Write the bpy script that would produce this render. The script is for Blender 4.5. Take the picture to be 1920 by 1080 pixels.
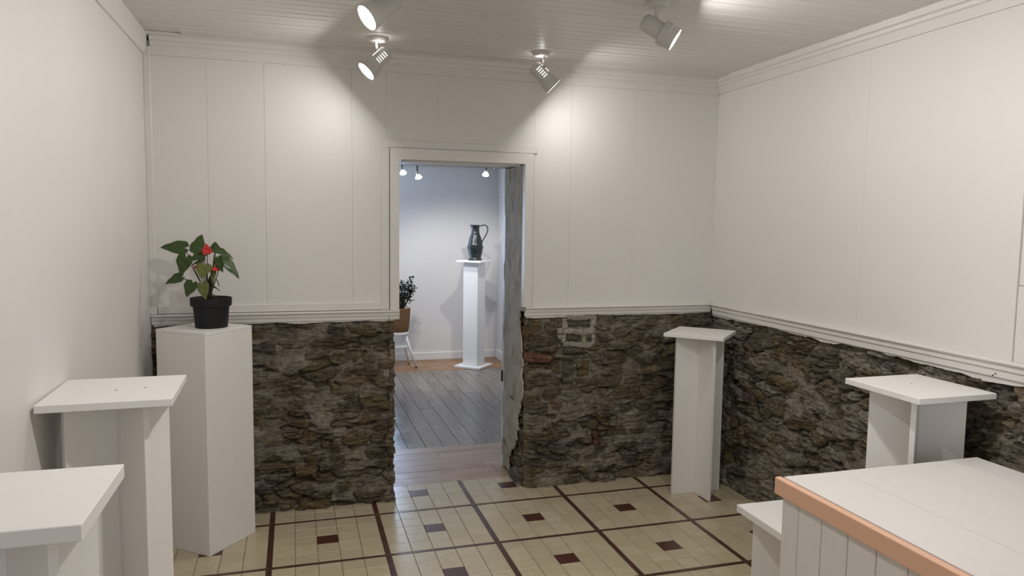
import bpy, bmesh, math, random
import numpy as np
from mathutils import Vector, Matrix

for o in list(bpy.data.objects):
    bpy.data.objects.remove(o)
SC = bpy.context.scene
COL = SC.collection
R = math.radians

# ------------------------------------------------------------------ camera
F_PX, YAW, PITCH, ROLL = 1366.5, 0.29063, -0.08695, -0.01322
CAM = Vector((0.12515, -3.76284, 1.52977))
cy_, sy_ = math.cos(YAW), math.sin(YAW)
cp_, sp_ = math.cos(PITCH), math.sin(PITCH)
cr_, sr_ = math.cos(ROLL), math.sin(ROLL)
_right = Vector((cy_, -sy_, 0)); _fwd = Vector((sy_ * cp_, cy_ * cp_, sp_)); _down = _fwd.cross(_right)
_r = cr_ * _right + sr_ * _down; _d = -sr_ * _right + cr_ * _down
cam_data = bpy.data.cameras.new('camera')
cam_data.sensor_width = 36.0
cam_data.lens = F_PX * 36.0 / 1920.0
cam_data.clip_start = 0.02
cam = bpy.data.objects.new('camera', cam_data)
COL.objects.link(cam)
m = Matrix.Identity(4)
for i in range(3):
    m[i][0] = _r[i]; m[i][1] = -_d[i]; m[i][2] = -_fwd[i]; m[i][3] = CAM[i]
cam.matrix_world = m
SC.camera = cam

# ------------------------------------------------------------------ world, large lights, exposure
w = bpy.data.worlds.new('overcast_sky'); SC.world = w; w.use_nodes = True
w.node_tree.nodes['Background'].inputs[0].default_value = (0.80, 0.88, 1.0, 1)
w.node_tree.nodes['Background'].inputs[1].default_value = 0.6
SC.view_settings.view_transform = 'Standard'
SC.view_settings.look = 'None'
SC.view_settings.gamma = 1.0
SC.view_settings.use_curve_mapping = False
SC.view_settings.exposure = -0.10

def area_light(name, loc, direction, sx, sy, power, color):
    ld = bpy.data.lights.new(name, 'AREA'); ld.shape = 'RECTANGLE'; ld.size = sx; ld.size_y = sy
    ld.energy = power; ld.color = color
    o = bpy.data.objects.new(name, ld); COL.objects.link(o); o.location = loc
    o.rotation_euler = Vector(direction).to_track_quat('-Z', 'Y').to_euler()
    return o
# daylight through the shop window behind the photographer and the window of the far room
area_light('daylight_shop_window', (1.0, -4.68, 1.45), (0, 1, 0), 2.9, 1.5, 9.2, (1.0, 0.98, 0.965))
area_light('daylight_far_window', (0.885, 4.275, 1.35), (0, -1, 0), 0.50, 1.15, 32, (0.54, 0.71, 1.0))

# ------------------------------------------------------------------ helpers
class MB:
    def __init__(s): s.v = []; s.f = []
    def add(s, vs, fs):
        n = len(s.v); s.v += [tuple(a) for a in vs]; s.f += [tuple(i + n for i in f) for f in fs]; return s
    def box(s, x0, x1, y0, y1, z0, z1, M=None):
        vs = [Vector((x, y, z)) for z in (z0, z1) for y in (y0, y1) for x in (x0, x1)]
        if M is not None: vs = [M @ v for v in vs]
        return s.add(vs, [(0, 2, 3, 1), (4, 5, 7, 6), (0, 1, 5, 4), (2, 6, 7, 3), (0, 4, 6, 2), (1, 3, 7, 5)])
    def prism(s, prof, a, b, fn):
        # prof: list of 2D points; fn(t, p) -> world; extruded from t=a to t=b
        n = len(prof)
        vs = [fn(a, p) for p in prof] + [fn(b, p) for p in prof]
        fs = [(i, (i + 1) % n, n + (i + 1) % n, n + i) for i in range(n)]
        fs += [tuple(range(n - 1, -1, -1)), tuple(range(n, 2 * n))]
        return s.add(vs, fs)
    def lathe(s, prof, origin, axis, seg=32, cap0=False, cap1=False):
        ax = Vector(axis).normalized(); q = ax.to_track_quat('Z', 'Y'); o = Vector(origin)
        vs = []
        for (r, t) in prof:
            for k in range(seg):
                a = 2 * math.pi * k / seg
                vs.append(o + q @ Vector((r * math.cos(a), r * math.sin(a), t)))
        fs = []
        for i in range(len(prof) - 1):
            for k in range(seg):
                k2 = (k + 1) % seg
                fs.append((i * seg + k, i * seg + k2, (i + 1) * seg + k2, (i + 1) * seg + k))
        if cap0: fs.append(tuple(range(seg - 1, -1, -1)))
        if cap1: fs.append(tuple((len(prof) - 1) * seg + k for k in range(seg)))
        return s.add(vs, fs)
    def tube(s, pts, rad, seg=8):
        pts = [Vector(p) for p in pts]; n = len(pts)
        rads = rad if isinstance(rad, (list, tuple)) else [rad] * n
        vs = []; up = Vector((0.123, 0.456, 0.88)).normalized()
        for i, p in enumerate(pts):
            t = (pts[min(i + 1, n - 1)] - pts[max(i - 1, 0)]).normalized()
            a = t.cross(up)
            if a.length < 1e-4: a = t.cross(Vector((1, 0, 0)))
            a.normalize(); b = t.cross(a)
            for k in range(seg):
                th = 2 * math.pi * k / seg
                vs.append(p + rads[i] * (math.cos(th) * a + math.sin(th) * b))
        fs = []
        for i in range(n - 1):
            for k in range(seg):
                k2 = (k + 1) % seg
                fs.append((i * seg + k, i * seg + k2, (i + 1) * seg + k2, (i + 1) * seg + k))
        fs.append(tuple(range(seg - 1, -1, -1))); fs.append(tuple((n - 1) * seg + k for k in range(seg)))
        return s.add(vs, fs)
    def build(s, name, mat, parent=None, smooth=False, bevel=0.0, seg=1):
        off = Vector((0, 0, 0))
        if parent is not None:
            off = (parent.parent.location if parent.parent else parent.location)
        me = bpy.data.meshes.new(name)
        me.from_pydata([tuple(Vector(v) - off) for v in s.v], [], s.f); me.update()
        bm = bmesh.new(); bm.from_mesh(me)
        bmesh.ops.recalc_face_normals(bm, faces=bm.faces[:])
        if bevel > 0:
            es = [e for e in bm.edges if len(e.link_faces) == 2 and e.calc_face_angle(0) > 0.5]
            bmesh.ops.bevel(bm, geom=es, offset=bevel, segments=seg, affect='EDGES', profile=0.5)
        bm.to_mesh(me); bm.free()
        me.materials.append(mat)
        if smooth:
            me.polygons.foreach_set('use_smooth', [True] * len(me.polygons))
        o = bpy.data.objects.new(name, me); COL.objects.link(o)
        if parent is not None: o.parent = parent
        return o

def smooth_by_angle(o, ang=40):
    me = o.data
    me.polygons.foreach_set('use_smooth', [True] * len(me.polygons))
    bm = bmesh.new(); bm.from_mesh(me)
    for e in bm.edges:
        if len(e.link_faces) == 2 and e.calc_face_angle(0) > R(ang): e.smooth = False
    bm.to_mesh(me); bm.free()
    return o

def thing(name, loc, label, cat, group=None):
    o = bpy.data.objects.new(name, None); COL.objects.link(o); o.location = loc
    o.empty_display_size = 0.05
    o['label'] = label; o['category'] = cat
    if group: o['group'] = group
    return o
def struct(o, label, cat):
    o['kind'] = 'structure'; o['label'] = label; o['category'] = cat; return o
def rotz(a, c): return Matrix.Translation(Vector(c)) @ Matrix.Rotation(a, 4, 'Z')

# ------------------------------------------------------------------ materials
def srgb(r, g, b):
    f = lambda c: (c / 255 / 12.92) if c / 255 <= 0.04045 else ((c / 255 + 0.055) / 1.055) ** 2.4
    return (f(r), f(g), f(b), 1)
class NT:
    def __init__(s, name):
        s.m = bpy.data.materials.new(name); s.m.use_nodes = True
        s.t = s.m.node_tree; s.b = s.t.nodes['Principled BSDF']
    def n(s, typ, **kw):
        nd = s.t.nodes.new(typ)
        for k, v in kw.items():
            if k.startswith('_'): nd.inputs[k[1:].replace('_', ' ')].default_value = v
            else: setattr(nd, k, v)
        return nd
    def l(s, a, b): s.t.links.new(a, b)
    def pos(s, scale=(1, 1, 1)):
        g = s.n('ShaderNodeNewGeometry'); mp = s.n('ShaderNodeMapping'); mp.inputs['Scale'].default_value = scale
        s.l(g.outputs['Position'], mp.inputs['Vector']); return mp.outputs[0]
    def noise(s, vec, scale, detail=4, rough=0.55, dist=0.0):
        nd = s.n('ShaderNodeTexNoise'); nd.inputs['Scale'].default_value = scale; nd.inputs['Detail'].default_value = detail
        nd.inputs['Roughness'].default_value = rough; nd.inputs['Distortion'].default_value = dist
        if vec is not None: s.l(vec, nd.inputs['Vector'])
        return nd.outputs[0]
    def ramp(s, fac, stops, interp='LINEAR'):
        nd = s.n('ShaderNodeValToRGB'); cr = nd.color_ramp; cr.interpolation = interp
        while len(cr.elements) < len(stops): cr.elements.new(0.5)
        for e, (p, c) in zip(cr.elements, stops): e.position = p; e.color = c if len(c) == 4 else (*c, 1)
        s.l(fac, nd.inputs[0]); return nd.outputs[0]
    def mix(s, fac, a, b, mode='MIX'):
        nd = s.n('ShaderNodeMix', data_type='RGBA', blend_type=mode)
        for sock, val in ((nd.inputs['Factor'], fac), (nd.inputs['A'], a), (nd.inputs['B'], b)):
            pass
        fs = nd.inputs[0]; A = nd.inputs[6]; B = nd.inputs[7]
        for sock, val in ((fs, fac), (A, a), (B, b)):
            if isinstance(val, (int, float)): sock.default_value = val
            elif isinstance(val, tuple): sock.default_value = val
            else: s.l(val, sock)
        return nd.outputs[2]
    def math(s, op, a, b=0.0):
        nd = s.n('ShaderNodeMath', operation=op)
        for sock, val in ((nd.inputs[0], a), (nd.inputs[1], b)):
            if isinstance(val, (int, float)): sock.default_value = val
            else: s.l(val, sock)
        return nd.outputs[0]
    def rnd(s): return s.n('ShaderNodeObjectInfo').outputs['Random']
    def bump(s, h, strength=0.3, dist=0.01):
        nd = s.n('ShaderNodeBump'); nd.inputs['Strength'].default_value = strength; nd.inputs['Distance'].default_value = dist
        s.l(h, nd.inputs['Height']); s.l(nd.outputs[0], s.b.inputs['Normal'])
    def col(s, c):
        if isinstance(c, tuple): s.b.inputs['Base Color'].default_value = c
        else: s.l(c, s.b.inputs['Base Color'])
    def rough(s, v):
        if isinstance(v, (int, float)): s.b.inputs['Roughness'].default_value = v
        else: s.l(v, s.b.inputs['Roughness'])

def paint(name, c, rough=0.5, mottle=0.06, bump=0.12, grain=(1, 1, 1), var=0.0, gs=14):
    t = NT(name); p = t.pos(grain)
    n1 = t.noise(t.pos((1, 1, 1)), 1.7, 4, 0.6); n2 = t.noise(p, gs, 6, 0.6)
    dark = tuple(v * (1 - 2 * mottle) for v in c[:3]) + (1,)
    base = t.mix(t.ramp(n1, [(0.3, (0, 0, 0)), (0.75, (1, 1, 1))]), dark, c)
    base = t.mix(0.5, base, t.mix(n2, dark, c))
    if var:
        base = t.mix(t.math('MULTIPLY', t.rnd(), var), base, dark)
    t.col(base); t.rough(rough); t.bump(n2, bump, 0.006)
    return t.m
def plain(name, c, rough=0.5, metal=0.0):
    t = NT(name); n = t.noise(t.pos(), 40, 3)
    t.col(t.mix(n, tuple(v * 0.88 for v in c[:3]) + (1,), c)); t.rough(rough); t.b.inputs['Metallic'].default_value = metal
    return t.m
def emit(name, c, strength):
    t = NT(name); t.b.inputs['Base Color'].default_value = (0.8, 0.8, 0.8, 1)
    t.b.inputs['Emission Color'].default_value = (*c, 1); t.b.inputs['Emission Strength'].default_value = strength
    return t.m

WHITE = (0.75, 0.725, 0.69, 1)
M = {}
M['wall'] = paint('painted_wall_board', WHITE, 0.55, 0.03, 0.25, (1, 1, 0.35), 0.15)
M['plaster_wall'] = paint('painted_plaster', (0.74, 0.71, 0.68, 1), 0.5, 0.035, 0.35, (1, 1, 0.5), 0, 7)
M['trim'] = paint('painted_trim', (0.75, 0.72, 0.68, 1), 0.38, 0.05, 0.2, (1, 1, 1), 0.1)
M['ceiling'] = paint('painted_ceiling_board', (0.74, 0.71, 0.675, 1), 0.4, 0.06, 0.2, (0.2, 1, 1), 0.25)
M['pedestal'] = paint('painted_pedestal_white', (0.82, 0.795, 0.765, 1), 0.45, 0.025, 0.12)
M['far_wall'] = paint('far_room_wall', (0.74, 0.72, 0.70, 1), 0.6, 0.03, 0.2)
M['far_trim'] = paint('far_room_trim', (0.80, 0.79, 0.77, 1), 0.4, 0.03, 0.1)
M['gap'] = plain('dark_void', (0.02, 0.017, 0.014, 1), 0.9)

def stone_mat(name, dark, mid, light, ochre=0.35, vary=0.5, crack=0.85):
    up_ = lambda c, k: tuple(v * k for v in c[:3]) + (1,)
    mid, light = up_(mid, 1.15), up_(light, 1.2)
    t = NT(name)
    lam = t.noise(t.pos((7, 7, 58)), 1.0, 9, 0.70, 0.8)
    lam2 = t.noise(t.pos((16, 16, 120)), 1.0, 6, 0.7, 0.5)
    blotch = t.noise(t.pos((1, 1, 1.6)), 8, 7, 0.68, 0.5)
    stain = t.noise(t.pos((1, 1, 1.8)), 4.5, 5, 0.6, 0.4)
    fine = t.noise(t.pos((1, 1, 1.8)), 120, 6, 0.75)
    c = t.ramp(lam, [(0.36, dark), (0.50, mid), (0.68, light)])
    c2 = t.ramp(blotch, [(0.36, dark), (0.52, mid), (0.70, light)])
    c = t.mix(0.5, c, c2)
    if ochre: c = t.mix(t.ramp(stain, [(0.47, (0, 0, 0)), (0.66, (ochre,) * 3)]), c, srgb(152, 118, 62))
    c = t.mix(t.math('MULTIPLY', t.rnd(), vary), c, dark)
    c = t.mix(t.ramp(fine, [(0.56, (0, 0, 0)), (0.76, (0.6, 0.6, 0.6))]), c, light)
    med = t.noise(t.pos((1, 1, 1.3)), 42, 8, 0.78, 0.3)
    c = t.mix(t.ramp(med, [(0.36, (0.8, 0.8, 0.8)), (0.52, (0, 0, 0))]), c, dark)
    c = t.mix(t.ramp(med, [(0.54, (0, 0, 0)), (0.72, (0.7, 0.7, 0.7))]), c, light)
    deep = tuple(v * 0.16 for v in dark[:3]) + (1,)
    c = t.mix(t.ramp(lam2, [(0.35, (crack,) * 3), (0.45, (0, 0, 0))]), c, deep)
    c = t.mix(t.ramp(t.noise(t.pos((1, 1, 2.4)), 26, 7, 0.75), [(0.34, (crack,) * 3), (0.44, (0, 0, 0))]), c, deep)
    t.col(c); t.rough(0.8)
    hh = t.math('ADD', t.math('ADD', lam, t.math('MULTIPLY', lam2, 0.7)), t.math('ADD', t.math('MULTIPLY', fine, 0.4), med))
    t.bump(hh, 1.0, 0.022)
    return t.m
M['schist'] = stone_mat('stone_schist', srgb(80, 68, 51), srgb(144, 128, 103), srgb(200, 190, 170), 0.6, 0.4, 0.9)
M['schist_pale'] = stone_mat('stone_pale_schist', srgb(104, 95, 80), srgb(170, 160, 143), srgb(224, 217, 203), 0.3, 0.3, 0.85)
M['schist_ochre'] = stone_mat('stone_ochre', srgb(82, 68, 46), srgb(146, 127, 92), srgb(196, 182, 148), 0.7, 0.35, 0.9)
M['schist_rust'] = stone_mat('stone_rust', srgb(92, 56, 40), srgb(152, 104, 78), srgb(192, 154, 130), 0.4, 0.3, 0.85)
M['schist_slate'] = stone_mat('stone_slate', srgb(77, 70, 59), srgb(130, 120, 104), srgb(178, 170, 153), 0.3, 0.4, 0.85)
M['mortar'] = stone_mat('stone_mortar', srgb(122, 111, 95), srgb(168, 158, 141), srgb(212, 203, 188), 0.35, 0.0, 0.5)
M['mortar_pale'] = stone_mat('stone_pale_mortar', srgb(180, 171, 154), srgb(206, 198, 182), srgb(228, 221, 206), 0, 0, 0.2)

def tile_mat(name, c1, c2):
    t = NT(name); n = t.noise(t.pos(), 16, 5, 0.6); n2 = t.noise(t.pos(), 3, 3)
    c = t.mix(t.ramp(n, [(0.3, (0, 0, 0)), (0.7, (1, 1, 1))]), c1, c2)
    c = t.mix(t.math('MULTIPLY', t.rnd(), 0.6), c, tuple(v * 0.88 for v in c1[:3]) + (1,))
    t.col(c); t.rough(t.ramp(n2, [(0.3, (0.2,) * 3), (0.7, (0.34,) * 3)])); t.bump(n, 0.05, 0.003)
    return t.m
M['tile'] = tile_mat('tile_cream', srgb(184, 171, 142), srgb(196, 184, 156))
M['tile_dark'] = tile_mat('tile_maroon', srgb(74, 42, 34), srgb(86, 52, 43))
M['strip'] = tile_mat('tile_strip_brown', srgb(74, 48, 38), srgb(88, 60, 48))
M['grout'] = plain('grout', srgb(112, 92, 66), 0.85)

def wood(name, c1, c2, dark, axis, rough=0.35):
    t = NT(name); sc = (1.2, 14, 14) if axis == 'x' else (14, 1.2, 14)
    n = t.noise(t.pos(sc), 2.2, 7, 0.65, 1.2); n2 = t.noise(t.pos(), 5, 4)
    r = t.rnd()
    c = t.ramp(n, [(0.28, dark), (0.45, c1), (0.7, c2)])
    c = t.mix(t.math('MULTIPLY', r, 0.45), c, dark)
    t.col(c); t.rough(t.ramp(n2, [(0.3, (rough * 0.8,) * 3), (0.7, (rough * 1.3,) * 3)])); t.bump(n, 0.12, 0.004)
    return t.m
M['wood_threshold'] = wood('wood_threshold', srgb(176, 146, 122), srgb(200, 172, 146), srgb(140, 110, 86), 'x')
M['wood_grey'] = wood('wood_grey_plank', srgb(124, 114, 104), srgb(146, 135, 124), srgb(92, 82, 74), 'y', 0.22)
M['wood_orange'] = wood('wood_honey_plank', srgb(148, 110, 76), srgb(170, 132, 96), srgb(114, 80, 52), 'x')
M['peach'] = paint('peach_paint', srgb(226, 180, 151), 0.5, 0.06, 0.15)
M['whitewash'] = paint('whitewashed_plank', (0.76, 0.72, 0.69, 1), 0.5, 0.06, 0.25, (14, 1.2, 14), 0.4, 3)
M['whitewash_side'] = paint('whitewashed_side_plank', (0.76, 0.72, 0.68, 1), 0.5, 0.06, 0.25, (14, 14, 1.2), 0.4, 3)
M['pot'] = plain('black_plastic', (0.003, 0.003, 0.003, 1), 0.7)
M['soil'] = plain('soil', (0.025, 0.018, 0.012, 1), 0.95)
M['leaf'] = None
def leaf_mat(name, c1, c2):
    t = NT(name); n = t.noise(t.pos(), 30, 4)
    c = t.mix(n, c1, c2); c = t.mix(t.math('MULTIPLY', t.rnd(), 0.5), c, c2)
    t.col(c); t.rough(0.38); t.b.inputs['Transmission Weight'].default_value = 0.0
    return t.m
M['leaf'] = leaf_mat('leaf_green', srgb(34, 54, 10), srgb(50, 76, 20))
M['leaf_olive'] = leaf_mat('leaf_olive', srgb(74, 88, 30), srgb(100, 108, 46))
M['stem'] = leaf_mat('leaf_stem', srgb(40, 44, 20), srgb(60, 52, 28))
M['red'] = leaf_mat('spathe_red', srgb(190, 22, 22), srgb(206, 40, 38))
M['spadix'] = plain('spadix_yellow', srgb(214, 160, 70), 0.6)
M['pewter'] = plain('dark_pewter', srgb(66, 70, 70), 0.36, 0.85)
def wicker():
    t = NT('wicker'); wv = t.n('ShaderNodeTexWave', wave_type='BANDS', bands_direction='Z'); wv.inputs['Scale'].default_value = 22
    t.l(t.pos(), wv.inputs['Vector']); n = t.noise(t.pos((1, 1, 0.3)), 60, 4)
    c = t.mix(wv.outputs[1], srgb(96, 66, 38), srgb(158, 118, 76)); c = t.mix(t.math('MULTIPLY', n, 0.5), c, srgb(84, 56, 32))
    t.col(c); t.rough(0.7); t.bump(wv.outputs[1], 0.6, 0.006); return t.m
M['wicker'] = wicker()
M['jade'] = leaf_mat('jade_leaf', srgb(22, 34, 22), srgb(44, 58, 42))
M['bark'] = plain('bark', srgb(58, 48, 38), 0.8)
M['lamp_white'] = plain('lamp_enamel', (0.62, 0.60, 0.57, 1), 0.4)
M['lamp_inner'] = plain('lamp_reflector', (0.8, 0.8, 0.78, 1), 0.25, 0.3)
M['bulb'] = emit('bulb_glow', (1.0, 0.95, 0.86), 14)
M['slot'] = emit('vent_glow', (1.0, 0.95, 0.86), 2.5)
M['bulb2'] = emit('halogen_glow', (1.0, 0.97, 0.93), 12)
M['chrome'] = plain('chrome', (0.5, 0.5, 0.5, 1), 0.25, 1.0)
M['darkmetal'] = plain('dark_metal', (0.03, 0.03, 0.032, 1), 0.4, 0.6)
M['screw'] = plain('filled_screw_hole', srgb(150, 140, 124), 0.6)
def peeled():
    t = NT('peeling_plaster'); n = t.noise(t.pos((1, 1, 0.8)), 9, 6, 0.65); chips = t.noise(t.pos((1, 1, 0.7)), 15, 6, 0.72, 0.6)
    c = t.ramp(n, [(0.3, srgb(150, 141, 124)), (0.5, srgb(184, 176, 158)), (0.75, srgb(202, 195, 180))])
    c = t.mix(t.ramp(chips, [(0.23, (1, 1, 1)), (0.25, (0, 0, 0))]), c, srgb(62, 52, 42))
    t.col(c); t.rough(0.75); t.bump(t.math('ADD', n, t.math('MULTIPLY', chips, 0.7)), 0.7, 0.012); return t.m
M['peel'] = peeled()

# ------------------------------------------------------------------ room dimensions
XL, XR = -0.56, 2.60          # left / right wall faces
YB = 0.19                     # back wall face
YF = -4.70                    # wall behind the photographer
ZC = 2.42                     # ceiling
ZR = 1.06                     # rail top
T2 = 0.60                     # far face of the dividing wall
DX0, DX1, DZ = 0.645, 1.385, 1.872   # doorway
PX, PY = 0.525, 0.4907        # tile block pitch

# ------------------------------------------------------------------ floor with tiles
def cam_px(p):
    v = Vector(p) - CAM
    z = v.dot(_fwd)
    if z < 0.1: return None
    return (960 + F_PX * v.dot(_r) / z, 540 + F_PX * v.dot(_d) / z, z)
floor = struct(MB().box(XL - 0.1, XR + 0.1, YF - 0.1, 0.386, -0.10, -0.003).build('floor', M['grout']),
               'cream square-tiled floor with dark strips of the front room', 'floor')
STR = 0.024; GAP = 0.0022
TW = (PX - STR) / 5; TH = (PY - STR) / 5
def tile_mesh(name, wx, wy, mat):
    a, b = wx / 2, wy / 2; e = 0.0012
    vs = [(-a, -b, -0.006), (a, -b, -0.006), (a, b, -0.006), (-a, b, -0.006),
          (-a, -b, -e), (a, -b, -e), (a, b, -e), (-a, b, -e),
          (-a + e, -b + e, 0), (a - e, -b + e, 0), (a - e, b - e, 0), (-a + e, b - e, 0)]
    fs = [(8, 9, 10, 11)] + [(i, (i + 1) % 4, 4 + (i + 1) % 4, 4 + i) for i in range(4)] + [(4 + i, 4 + (i + 1) % 4, 8 + (i + 1) % 4, 8 + i) for i in range(4)]
    me = bpy.data.meshes.new(name); me.from_pydata(vs, [], fs); me.update(); me.materials.append(mat); return me
me_t = tile_mesh('tile', TW - GAP, TH - GAP, M['tile'])
me_d = tile_mesh('tile_dark', TW - GAP, TH - GAP, M['tile_dark'])
me_sx = tile_mesh('strip_across', PX - STR - GAP, STR * 0.8, M['strip'])
me_sy = tile_mesh('strip_along', STR, PY - GAP, M['strip'])
light_t, dark_t = [], []
rnd = random.Random(4)
for bi in range(-2, 6):
    for bj in range(-9, 2):
        for i in range(5):
            for j in range(5):
                x = bi * PX + STR / 2 + TW * (i + 0.5); y = bj * PY + STR / 2 + TH * (j + 0.5)
                if y + TH * 0.4 > 0.386 or x < XL + 0.0 or x > XR or y < YF: continue
                q = cam_px((x, y, 0)); s = 0
                if q and 330 < q[0] < 1440 and 890 < q[1] < 1095: s = 1 / q[2]
                (dark_t if (i, j) == (2, 2) else light_t).append((s, x, y))
light_t.sort(reverse=True); dark_t.sort(reverse=True)
def put(me, name, x, y, z=0.0, parent=floor):
    o = bpy.data.objects.new(name, me); COL.objects.link(o); o.location = (x, y, z); o.parent = parent
    o.rotation_euler = (rnd.uniform(-.0022, .0022), rnd.uniform(-.0022, .0022), rnd.uniform(-.003, .003)); return o
n_single = 300 - sum(1 for a in dark_t if a[0] > 0)
for s, x, y in light_t[:n_single]: put(me_t, 'tile', x, y)
for s, x, y in dark_t:
    if s > 0: put(me_d, 'tile', x, y)
rest = MB(); restd = MB()
for s, x, y in light_t[n_single:]: rest.box(x - TW / 2 + GAP / 2, x + TW / 2 - GAP / 2, y - TH / 2 + GAP / 2, y + TH / 2 - GAP / 2, -0.006, 0)
for s, x, y in dark_t:
    if s == 0: restd.box(x - TW / 2 + GAP / 2, x + TW / 2 - GAP / 2, y - TH / 2 + GAP / 2, y + TH / 2 - GAP / 2, -0.006, 0)
rest.build('tile_field', M['tile'], floor)['kind'] = 'stuff'
restd.build('dark_tile_field', M['tile_dark'], floor)['kind'] = 'stuff'
for bi in range(-1, 6):
    for bj in range(-9, 2):
        y = bj * PY; x = bi * PX
        if -0.56 < x < 2.58 and y > YF and y + PY < 0.6:
            yc = y + PY / 2; 
            if bj == 0:
                o = put(me_sy, 'dark_strip', x, 0.386 / 2); o.scale = (1, 0.386 / PY, 1); o.rotation_euler = (0, 0, 0)
            else:
                put(me_sy, 'dark_strip', x, yc)
        if x + PX / 2 < 2.62 and x + PX / 2 > XL and y > YF and y < 0.3:
            put(me_sx, 'dark_strip', x + PX / 2, y)
put(me_sx, 'dark_strip', -1 * PX + PX / 2, 0)

# threshold and far-room floors
def planks(parent, mat, x0, x1, y0, y1, wid, along, gap, zt, seed, name='plank', cuts=(1.1, 2.0)):
    rr = random.Random(seed); a0, a1, b0, b1 = (x0, x1, y0, y1) if along == 'x' else (y0, y1, x0, x1)
    b = b0
    while b < b1 - 0.02:
        be = min(b + wid, b1); a = a0 - rr.uniform(0, cuts[0])
        while a < a1:
            L = rr.uniform(*cuts); s0, s1 = max(a, a0), min(a + L, a1)
            if s1 - s0 > 0.05:
                mb = MB(); dz = rr.uniform(-0.0008, 0.0008)
                if along == 'x': mb.box(s0 + gap / 2, s1 - gap / 2, b + gap / 2, be - gap / 2, zt - 0.02, zt + dz)
                else: mb.box(b + gap / 2, be - gap / 2, s0 + gap / 2, s1 - gap / 2, zt - 0.02, zt + dz)
                mb.build(name, mat, parent, bevel=0.0008)
            a += L
        b = be
fl_t = struct(MB().box(DX0 - 0.06, 2.42, 0.386, 1.075, -0.1, -0.012).build('floor_threshold', M['gap']), 'brown wooden planks of the doorway sill running across the passage', 'floor')
planks(fl_t, M['wood_threshold'], DX0 - 0.05, DX1 + 0.05, 0.3875, T2, 0.107, 'x', 0.002, 0.0, 3, cuts=(1.2, 1.6))
planks(fl_t, M['wood_threshold'], 0.3, 2.36, T2, 1.072, 0.118, 'x', 0.002, 0.0, 5, cuts=(1.0, 1.8))
fl_g = struct(MB().box(-1.25, 2.42, 1.075, 3.65, -0.1, -0.012).build('floor_far_room', M['gap']), 'grey-brown worn plank floor beyond the doorway', 'floor')
planks(fl_g, M['wood_grey'], 0.246, 2.36, 1.078, 3.65, 0.1215, 'y', 0.003, -0.002, 7, cuts=(1.3, 2.4))
fl_o = struct(MB().box(-1.25, 2.42, 3.65, 4.40, -0.1, -0.012).build('floor_far_border', M['gap']), 'honey-coloured plank border of the far room floor', 'floor')
planks(fl_o, M['wood_orange'], 0.3, 2.36, 3.653, 4.30, 0.1, 'x', 0.002, 0.0, 9, cuts=(0.9, 1.7))

# ------------------------------------------------------------------ ceiling
ceil = struct(MB().box(XL - 0.1, XR + 0.1, YF - 0.1, YB + 0.02, ZC + 0.012, ZC + 0.12).build('ceiling', M['ceiling']), 'white painted tongue-and-groove board ceiling of the front room', 'ceiling')
BW = 0.066
prof = [(0.0005, 0.014), (0.0005, 0.004), (0.0045, 0.0), (BW - 0.0045, 0.0), (BW - 0.0005, 0.004), (BW - 0.0005, 0.014)]
me_b = None; k = 0; y = YB - 0.002
while y - BW > YF:
    if me_b is None:
        o = MB().prism(prof, XL - 0.02, XR + 0.02, lambda t, p: Vector((t, -p[0], p[1]))).build('ceiling_board', M['ceiling'], ceil); me_b = o.data
    else:
        o = bpy.data.objects.new('ceiling_board', me_b); COL.objects.link(o); o.parent = ceil
    o.location = (0, y, ZC + rnd.uniform(-0.0012, 0.0012)); y -= BW

# ------------------------------------------------------------------ walls: cores
def seams(parent, mat, spans, z0, z1, face, axis, thick=0.018, gap=0.0007, name='wall_board'):
    for (a, b) in spans:
        a2, b2 = min(a, b) + gap / 2, max(a, b) - gap / 2
        d = rnd.uniform(-0.0003, 0.0003)
        if axis == 'y': MB().box(a2, b2, face + d, face + thick, z0, z1).build(name, mat, parent)
        else: MB().box(face + d, face + thick, a2, b2, z0, z1).build(name, mat, parent)
back = MB()
back.box(XL - 0.12, DX0 - 0.035, 0.232, T2 - 0.02, -0.05, ZC + 0.1)
back.box(DX1 + 0.035, XR + 0.15, 0.232, T2 - 0.02, -0.05, ZC + 0.1)
back.box(DX0 - 0.035, DX1 + 0.035, 0.208, T2 - 0.02, DZ + 0.012, ZC + 0.1)
wall_back = struct(back.build('wall_back', M['mortar']), 'back wall of white boards above exposed rubble stone with the doorway', 'wall')
seams(wall_back, M['wall'], [(XL, -.282), (-.282, -.012), (-.012, .421), (.421, 0.60)], ZR - 0.02, ZC - 0.03, YB, 'y', 0.05)
seams(wall_back, M['wall'], [(.60, .875), (.875, 1.43)], 1.90, ZC - 0.03, YB, 'y', 0.05)
seams(wall_back, M['wall'], [(1.43, 1.648), (1.648, 2.05), (2.05, XR + 0.01)], ZR - 0.02, ZC - 0.03, YB, 'y', 0.05)
# plastered underside of the lintel and far faces
MB().box(DX0 - 0.03, DX1 + 0.03, YB + 0.01, T2, DZ, DZ + 0.012).build('lintel_soffit', M['plaster_wall'], wall_back)
MB().box(DX0 - 0.03, DX0 - 0.002, YB + 0.01, T2, ZR - 0.01, DZ).build('jamb_lining', M['plaster_wall'], wall_back)

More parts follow.
